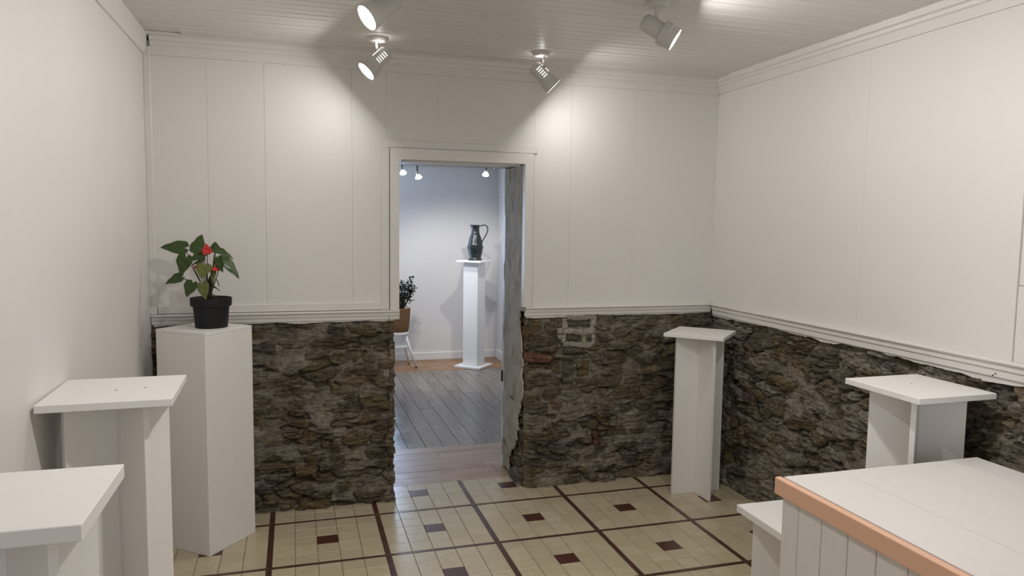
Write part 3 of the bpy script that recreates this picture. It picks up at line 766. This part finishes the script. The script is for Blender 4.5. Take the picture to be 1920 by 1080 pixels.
leaves = [  # base, tip, width, facing (right, towards room, up), material, depth base, depth tip
    ((310, 243), (92, 228), 0.070, (0.05, 0.95, 0.45), 'leaf', 0.00, 0.02),
    ((455, 265), (462, 100), 0.072, (0.0, 0.9, -0.25), 'leaf', 0.03, -0.01),
    ((520, 285), (392, 362), 0.052, (0.1, 0.9, 0.6), 'leaf', 0.03, 0.06),
    ((610, 255), (778, 325), 0.046, (0.1, 0.6, 0.9), 'leaf', 0.00, 0.00),
    ((690, 342), (860, 513), 0.058, (0.6, 0.75, 0.5), 'leaf', 0.02, 0.03),
    ((672, 335), (708, 462), 0.055, (-0.3, 0.9, 0.3), 'leaf', 0.045, 0.06),
    ((362, 330), (316, 492), 0.088, (-0.15, 0.95, 0.35), 'leaf', 0.04, 0.06),
    ((298, 518), (160, 572), 0.056, (-0.2, 0.9, 0.45), 'leaf', 0.03, 0.05),
    ((425, 572), (378, 694), 0.072, (-0.1, 0.95, 0.35), 'leaf', 0.05, 0.075),
    ((546, 405), (528, 520), 0.074, (0.05, 0.9, 0.4), 'leaf_olive', 0.05, 0.08),
    ((530, 580), (572, 720), 0.056, (0.0, 0.95, 0.3), 'leaf_olive', 0.06, 0.085),
    ((605, 450), (606, 578), 0.028, (0.6, 0.8, 0.2), 'leaf_olive', 0.03, 0.04),
    ((575, 270), (560, 178), 0.050, (0.2, 0.9, -0.2), 'leaf', -0.03, -0.05),
    ((470, 360), (360, 395), 0.040, (0.0, 0.6, 0.8), 'leaf', -0.02, -0.02),
    ((610, 700), (665, 730), 0.016, (0.1, 0.5, 0.9), 'soil', 0.03, 0.05),
]
for b, t, wd, nr, mt, d0, d1 in leaves:
    B = P3(*b, d0); Tp = P3(*t, d1); N = RV * nr[0] + DV * nr[1] + UP * nr[2]
    lf = leaf(B, Tp, wd, N, M[mt], parent=ant)
    mid = (crownp + B) / 2 + Vector((0, 0, 0.02)) + RV * ((b[0] - 535) * 0.00006)
    MB().tube(bez(crownp + RV * ((b[0] - 535) * 0.00004), mid, B), [0.0026 - 0.0001 * i for i in range(11)], 6).build('leaf_stem', M['stem'], ant, smooth=True)
for (b, t, wd, nr, d) in [((575, 285), (560, 195), 0.045, (0.1, 0.95, 0.3), 0.055), ((470, 420), (438, 420), 0.022, (0, 0.9, 0.3), 0.045), ((630, 420), (672, 455), 0.034, (0.3, 0.9, 0.3), 0.045)]:
    B = P3(*b, d); Tp = P3(*t, d - 0.005); N = RV * nr[0] + DV * nr[1] + UP * nr[2]
    fl_ = leaf(B, Tp, wd, N, M['red'], fold=0.35, droop=-0.1, parent=ant, name='flower')
    ax = (N.normalized() * 0.7 + (Tp - B).normalized() * -0.1 + RV * 0.4).normalized()
    MB().tube([B + ax * 0.001, B + ax * 0.006 + UP * .001, B + ax * 0.013 + UP * .002], [0.0026, 0.0024, 0.0014], 8).build('spadix', M['spadix'], fl_, smooth=True)
    MB().tube(bez(crownp + DV * 0.01, (crownp + B) / 2 + DV * 0.012, B), 0.002, 6).build('flower_stem', M['stem'], ant, smooth=True)
for (a, b, c) in [((585, 590), (640, 610), (672, 643)), ((625, 530), (655, 545), (670, 597)), ((590, 600), (620, 615), (650, 620))]:
    MB().tube(bez(P3(*a, 0.03), P3(*b, 0.04), P3(*c, 0.045)), 0.0022, 6).build('aerial_root', M['bark'], ant, smooth=True)
MB().tube([P3(540, 760, 0.0), P3(545, 680, 0.01), P3(560, 560, 0.012), P3(575, 500, 0.015)], [0.012, 0.013, 0.012, 0.006], 8).build('crown_stem', M['bark'], ant, smooth=True)

# ------------------------------------------------------------------ planked counter
TX0, TX1, TY0, TY1, TZ = 1.592, 2.405, -2.95, -1.845, 0.74
ct = thing('planked_counter', ((TX0 + TX1) / 2, (TY0 + TY1) / 2, 0), 'whitewashed planked counter with a peach edge strip in the lower right foreground', 'counter')
seamx = [TX0 + 0.020, 1.718, 1.828, 1.934, 2.04, 2.155, 2.28, TX1]
for a, b in zip(seamx[:-1], seamx[1:]):
    MB().box(a + 0.0005, b - 0.0005, TY0, TY1 + rnd.uniform(-0.001, 0.001), TZ - 0.02, TZ + rnd.uniform(-0.0006, 0.0006)).build('top_plank', M['whitewash'], ct, bevel=0.0007)
MB().box(TX0 - 0.006, TX0 + 0.018, TY0, TY1 + 0.012, TZ - 0.056, TZ - 0.001).build('edge_strip', M['peach'], ct, bevel=0.004, seg=3)['label'] = 'peach painted edge strip'
ys = [TY1 - 0.012, -1.935, -2.037, -2.143, -2.248, -2.352, -2.457, -2.562, -2.667, -2.772, TY0 + 0.01]
for a, b in zip(ys[:-1], ys[1:]):
    MB().box(TX0 + 0.008, TX0 + 0.024, b + 0.001, a - 0.001, 0.0005, TZ - 0.021).build('side_plank', M['whitewash_side'], ct, bevel=0.003)
for i in range(7):
    a, b = TX0 + 0.026 + i * 0.11, TX0 + 0.026 + (i + 1) * 0.11
    MB().box(a + 0.001, min(b, TX1 - 0.012) - 0.001, TY1 - 0.028, TY1 - 0.013, 0.0005, TZ - 0.021).build('side_plank', M['whitewash_side'], ct, bevel=0.003)
MB().box(TX0 + 0.026, TX1 - 0.02, TY0 + 0.012, TY1 - 0.03, 0.03, TZ - 0.022).build('inner_frame', M['whitewash_side'], ct)

# ------------------------------------------------------------------ ceiling spotlights
def spot(mount, pivot, mid, axis, label, energy, cone=118, blend=0.55, slots=True, canopy_r=0.045, stepped=False, light=True, color=(1.0, 0.977, 0.955)):
    mount, pivot, mid, axis = map(Vector, (mount, pivot, mid, axis)); axis.normalize()
    rear_ = mid - axis * 0.076; front = mid + axis * 0.076
    root = thing('ceiling_spotlight', (mount.x, mount.y, ZC), label, 'spotlight', 'white ceiling spotlights of the front room')
    MB().lathe([(0.0, 0.004), (canopy_r, 0.002), (canopy_r, -0.012), (canopy_r * 0.82, -0.02), (0.0, -0.02)], (mount.x, mount.y, ZC), (0, 0, 1), 32).build('mount_plate', M['lamp_white'], root, smooth=False)
    MB().box(-0.006, 0.006, -0.003, 0.003, pivot.z - 0.006, ZC - 0.016, Matrix.Translation((pivot.x, pivot.y, 0))).build('bracket', M['lamp_white'], root, bevel=0.001)
    ax = (front - rear_); L = ax.length; ax.normalize()
    MB().tube([pivot + Vector((0, -0.008, 0)), pivot + Vector((0, 0.008, 0))], 0.007, 12).build('pivot_screw', M['chrome'], root)
    pr_ = [(0.0, 0.0), (0.024, 0.001), (0.033, 0.008), (0.036, 0.018), (0.0365, L * 0.55)]
    pr_ += ([(0.050, L * 0.60), (0.051, L * 0.78), (0.047, L * 0.8), (0.047, L)] if stepped else [(0.040, L * 0.63), (0.049, L * 0.86), (0.050, L)])
    inner = [(r - 0.0025, t) for r, t in pr_[::-1][:-2]] + [(0.02, 0.01), (0.0, 0.008)]
    inner[0] = (pr_[-1][0] - 0.0025, L)
    hs = MB().lathe(pr_ + inner, rear_, ax, 36).build('housing', M['lamp_white'], root); smooth_by_angle(hs, 40)
    b = MB().lathe([(0.0, L * 0.985), (0.02, L * 0.98), (0.036, L * 0.955), (0.043, L * 0.91), (0.030, L * 0.72), (0.014, L * 0.5), (0.0, L * 0.5)], rear_, ax, 32).build('bulb', M['bulb'], root, smooth=True)
    if slots:
        side = ax.cross(Vector((0, 0, 1))).normalized()
        if side.y > 0: side = -side
        upv = side.cross(ax).normalized()
        if upv.z < 0: upv = -upv
        for i in range(5):
            t = L * (0.20 + 0.085 * i); mb = MB(); vs = []
            for a in np.linspace(-18, 24, 7):
                d = side * math.cos(R(a)) + upv * math.sin(R(a))
                for r in (0.0355, 0.0372):
                    for dt in (-0.0014, 0.0014): vs.append(rear_ + ax * (t + dt) + d * r)
            fs = []
            for k in range(6):
                o_ = 4 * k
                fs += [(o_, o_ + 1, o_ + 5, o_ + 4), (o_ + 2, o_ + 6, o_ + 7, o_ + 3), (o_, o_ + 4, o_ + 6, o_ + 2), (o_ + 1, o_ + 3, o_ + 7, o_ + 5)]
            fs += [(0, 2, 3, 1), (24, 25, 27, 26)]
            mb.add(vs, fs).build('vent_slot', M['slot'], hs)
        tv = MB()
        for sgn in (1,):
            dd = (upv * 0.92 + side * 0.39).normalized()
            tv.tube([rear_ + ax * (L * 0.2) + dd * 0.0362, rear_ + ax * (L * 0.52) + dd * 0.0366], 0.0016, 6)
        tv.build('vent_slot', M['slot'], hs)
        vd = bpy.data.lights.new('vent_leak', 'AREA'); vd.shape = 'RECTANGLE'; vd.size = 0.05; vd.size_y = 0.01; vd.energy = 0.06; vd.color = color
        vo = bpy.data.objects.new('vent_leak', vd); COL.objects.link(vo); vo.parent = root
        ld_ = (upv * 0.5 - ax * 0.85 + Vector((0, 0, 0.25))).normalized()
        vo.location = rear_ + ax * (L * 0.16) + upv * 0.040 - root.location; vo.rotation_euler = ld_.to_track_quat('-Z', 'Y').to_euler()
    ld = bpy.data.lights.new('spot_beam', 'AREA'); ld.shape = 'DISK'; ld.size = 0.08; ld.energy = energy; ld.color = color
    lo = bpy.data.objects.new('spot_beam', ld); COL.objects.link(lo); lo.parent = root
    lo.location = (front + ax * 0.002) - root.location; lo.rotation_euler = ax.to_track_quat('-Z', 'Y').to_euler()
    return root
E1 = 3.5
spot((0.50, -0.93, ZC), (0.50, -0.945, 2.372), (0.446, -0.975, 2.318), (-0.76, -0.22, -0.60), 'white spotlight at the top edge, nearest the viewer, aimed left', E1, slots=False)
spot((0.522, -0.12, ZC), (0.516, -0.12, 2.352), (0.517, -0.135, 2.303), (-0.71, -0.15, -0.72), 'white spotlight near the doorway aimed at the left part of the back wall', 3.1)
spot((1.362, -0.10, ZC), (1.378, -0.10, 2.345), (1.381, -0.085, 2.303), (0.72, -0.14, -0.70), 'white spotlight above the right of the doorway with a loose mount plate', 3.1)
spot((1.522, -1.06, ZC), (1.519, -1.06, 2.355), (1.533, -1.058, 2.311), (0.74, -0.38, -0.50), 'white stepped spotlight right of centre aimed at the right wall', E1, slots=False, stepped=True)
# the rest of the same set of lamps further back along the ceiling, behind the viewpoint
spot((0.72, -2.05, ZC), (0.72, -2.05, 2.372), (0.69, -2.05, 2.31), (-0.36, 0.0, -0.93), 'white spotlight further back along the ceiling aimed at the left pedestals', 13.0, slots=False)
spot((1.50, -2.10, ZC), (1.50, -2.10, 2.372), (1.53, -2.09, 2.31), (0.40, 0.05, -0.90), 'white spotlight further back along the ceiling aimed at the counter', 10.5, slots=False)

# ------------------------------------------------------------------ far room: pedestal, jug, stool, plant, lamps
FC = (1.962, 3.785); FA = R(48)
fp = thing('slim_pedestal', (FC[0], FC[1], 0), 'slim tall white square pedestal in the far room under the black jug', 'pedestal')
Mf = rotz(FA, (FC[0], FC[1], 0))
MB().box(-.155, .155, -.155, .155, 0.0005, 0.022, Mf).build('base_plate', M['far_trim'], fp, bevel=0.002)
MB().box(-.086, .086, -.086, .086, 0.0225, 1.125, Mf).build('column', M['far_trim'], fp, bevel=0.002)
MB().box(-.146, .146, -.146, .146, 1.1255, 1.145, Mf).build('top_plate', M['far_trim'], fp, bevel=0.002)
JB = Vector((1.968, 3.78, 1.1455))
jug = thing('pewter_jug', JB, 'dark pewter jug with a tall looped handle standing on the slim pedestal', 'jug')
k_ = 0.000857
jp = [(0.0, 0.002), (0.074, 0.0), (0.076, 0.006), (0.066, 0.018), (0.061, 0.030), (0.066, 0.05), (0.074, 0.085), (0.079, 0.115), (0.081, 0.126), (0.087, 0.131), (0.087, 0.139), (0.080, 0.146), (0.079, 0.158), (0.081, 0.162), (0.077, 0.17), (0.072, 0.195), (0.064, 0.228), (0.054, 0.26), (0.0445, 0.282), (0.0455, 0.286), (0.0435, 0.290), (0.041, 0.315), (0.041, 0.34), (0.046, 0.365), (0.050, 0.374), (0.047, 0.374), (0.038, 0.34), (0.038, 0.3), (0.0, 0.28)]
jm = MB().lathe(jp, JB, (0, 0, 1), 40)
sd = Vector((cy_, -sy_, 0))
for i, v in enumerate(jm.v):     # pull the lip out into a spout on the left
    p = Vector(v) - JB
    if p.z > 0.33:
        a = p.x * -sd.x + p.y * -sd.y; f = max(0.0, a / 0.05) ** 3 * (p.z - 0.33) / 0.045
        jm.v[i] = tuple(JB + p + (-sd) * 0.016 * f + Vector((0, 0, 0.003 * f)))
jb = jm.build('body', M['pewter'], jug); smooth_by_angle(jb, 40)
hp = [(60, 428), (80, 440), (105, 446), (130, 440), (148, 420), (153, 392), (148, 362), (134, 328), (112, 288), (90, 250), (80, 225), (82, 205)]
MB().tube([JB + sd * ((a - 0) * k_) + Vector((0, 0, (b - 8) * k_)) for a, b in hp], 0.0062, 8).build('handle', M['pewter'], jug, smooth=True)

SB = Vector((1.165, 3.93, 0))
stl = thing('white_stool', SB, 'small white wooden step stool under the wicker basket in the far room', 'stool')
MB().lathe([(0.0, 0.355), (0.105, 0.355), (0.112, 0.360), (0.112, 0.378), (0.106, 0.382), (0.0, 0.382)], SB, (0, 0, 1), 36).build('seat', M['far_trim'], stl)
for ax_, ay_ in ((1, -0.6), (-1, -0.6), (0.75, 0.75), (-0.75, 0.75)):
    a = SB + Vector((0.075 * ax_, 0.075 * ay_, 0.355)); b = SB + Vector((0.182 * ax_, 0.16 * ay_, 0.012)); d = (b - a).normalized()
    MB().tube([a, (a + b) / 2, b], [0.013, 0.014, 0.012], 8).build('leg', M['far_trim'], stl, smooth=True)
    MB().tube([b, b + Vector((0, 0, -0.0115))], 0.012, 8).build('foot', M['darkmetal'], stl)
MB().box(-0.10, 0.095, -0.075, 0.075, 0.215, 0.234, Matrix.Translation(SB)).build('shelf', M['far_trim'], stl, bevel=0.002)
KB = Vector((1.168, 3.93, 0.3825))
jd = thing('potted_jade_plant', KB, 'dark leafy jade plant in a woven wicker basket on the white stool', 'potted plant')
bk = MB().lathe([(0.0, 0.004), (0.098, 0.0), (0.108, 0.02), (0.118, 0.10), (0.124, 0.20), (0.126, 0.235), (0.131, 0.240), (0.131, 0.252), (0.122, 0.254), (0.116, 0.24), (0.10, 0.215), (0.0, 0.21)], KB, (0, 0, 1), 40).build('basket', M['wicker'], jd, smooth=True)
ribs = MB()
for k in range(20):
    a = 2 * math.pi * k / 20; c, s_ = math.cos(a), math.sin(a)
    ribs.tube([KB + Vector((r * c, r * s_, z)) for r, z in ((0.101, 0.003), (0.111, 0.03), (0.120, 0.10), (0.126, 0.20), (0.128, 0.24))], 0.0045, 6)
ribs.build('basket_ribs', M['wicker'], bk, smooth=True)
rj = random.Random(8)
lv = MB()
def jleaf(p, d):
    d = d.normalized(); s1 = d.cross(Vector((0.2, 0.3, 1))).normalized(); n1 = s1.cross(d)
    L, w_ = rj.uniform(0.026, 0.038), rj.uniform(0.010, 0.014)
    lv.add([p, p + d * L * .45 + s1 * w_ + n1 * .003, p + d * L * .85 + s1 * w_ * .7 + n1 * .004, p + d * L, p + d * L * .85 - s1 * w_ * .7 + n1 * .004, p + d * L * .45 - s1 * w_ + n1 * .003, p + d * L * .5 - n1 * .004, p + d * L * .5 + n1 * .006],
           [(0, 1, 7), (1, 2, 7), (2, 3, 7), (3, 4, 7), (4, 5, 7), (5, 0, 7), (1, 0, 6), (2, 1, 6), (3, 2, 6), (4, 3, 6), (5, 4, 6), (0, 5, 6)])
for k in range(11):
    a = 2 * math.pi * k / 11 + rj.uniform(-.3, .3); sp = rj.uniform(0.05, 0.15) if k else 0.1
    b0 = KB + Vector((0.02 * math.cos(a), 0.02 * math.sin(a), 0.20)); tp = KB + Vector((sp * math.cos(a), sp * math.sin(a), rj.uniform(0.42, 0.56)))
    if k == 0: tp = KB + Vector((0.155, -0.02, 0.45))
    if k == 1: tp = KB + Vector((0.13, -0.06, 0.54))
    cpts = bez(b0, (b0 + tp) / 2 + Vector((0.02 * math.cos(a), 0.02 * math.sin(a), -0.01)), tp, 8)
    MB().tube(cpts, [0.011 - 0.0009 * i for i in range(9)], 7).build('branch', M['bark'], jd, smooth=True)
    for i in range(3, 9):
        for q in range(15 if i > 4 else 5):
            jleaf(cpts[i] + Vector((rj.uniform(-.03, .03), rj.uniform(-.03, .03), rj.uniform(-.025, .03))), Vector((rj.uniform(-1, 1), rj.uniform(-1, 1), rj.uniform(-.3, 1.0))))
lv.build('foliage', M['jade'], jd)['kind'] = 'stuff'

def pendant(loc, ztop, aim, label, energy, stemmat='darkmetal', short=False):
    loc = Vector(loc); aim = Vector(aim).normalized()
    root = thing('wire_spotlight', (loc.x, loc.y, ztop), label, 'spotlight', 'small spotlights of the far room')
    top = Vector((loc.x - aim.x * 0.05, loc.y - aim.y * 0.05, ztop)); neck = loc - aim * 0.055
    MB().tube([top, top + (neck - top) * 0.5 + Vector((0, 0, 0.01)), neck], 0.006 if not short else 0.009, 8).build('stem', M[stemmat], root, smooth=True)
    MB().lathe([(0.0, -0.06), (0.010, -0.06), (0.013, -0.045), (0.014, -0.03), (0.0, -0.03)], loc, aim, 20).build('socket', M['chrome'], root, smooth=True)
    MB().lathe([(0.0, -0.03), (0.011, -0.03), (0.018, -0.016), (0.031, 0.004), (0.030, 0.009), (0.0, 0.011)], loc, aim, 24).build('bulb', M['bulb2'], root, smooth=True)
    ld = bpy.data.lights.new('halogen_beam', 'SPOT'); ld.energy = energy; ld.spot_size = R(105); ld.spot_blend = 0.7; ld.shadow_soft_size = 0.025; ld.color = (1.0, 0.97, 0.94)
    lo = bpy.data.objects.new('halogen_beam', ld); COL.objects.link(lo); lo.parent = root
    lo.location = loc + aim * 0.012 - root.location; lo.rotation_euler = aim.to_track_quat('-Z', 'Y').to_euler()
    return root
E2 = 36
pendant((1.09, 3.0, 1.990), 2.105, (0.3, 0.6, -1.0), 'leftmost small spotlight hanging from wires in the far room', E2)
pendant((1.232, 3.0, 1.955), 2.075, (0.35, 0.5, -1.0), 'second small spotlight with a forked wire in the far room', E2)
pendant((1.872, 3.0, 2.000), 2.085, (0.05, 0.65, -1.0), 'small spotlight with a chrome socket above the black jug', E2, short=True)
cab = MB()
cabl = thing('lamp_cable', (1.2, 3.0, 2.1), 'thin dark low-voltage cables strung below the far room ceiling', 'cable')
MB().tube([(0.6, 3.0, 2.098), (1.09, 3.0, 2.098), (1.232, 3.0, 2.074), (1.9, 3.0, 2.086), (2.345, 3.0, 2.088)], 0.0025, 6).build('wire', M['darkmetal'], cabl)
MB().tube([(1.232, 3.0, 2.072), (1.17, 3.0, 2.115), (1.14, 3.0, Z2)], 0.004, 6).build('wire', M['darkmetal'], cabl)
MB().tube([(1.232, 3.0, 2.072), (1.285, 3.0, 2.115), (1.31, 3.0, Z2)], 0.004, 6).build('wire', M['darkmetal'], cabl)
MB().tube([(1.09, 3.0, 2.10), (1.13, 3.0, 2.12), (1.16, 3.0, Z2)], 0.004, 6).build('wire', M['darkmetal'], cabl)
bar = MB().box(-0.03, 0.03, -0.006, 0.006, -0.006, 0.006, Matrix.Translation((1.975, 3.0, 2.075)) @ Matrix.Rotation(R(-38), 4, 'Y')).build('cable_clamp', M['far_trim'], cabl)
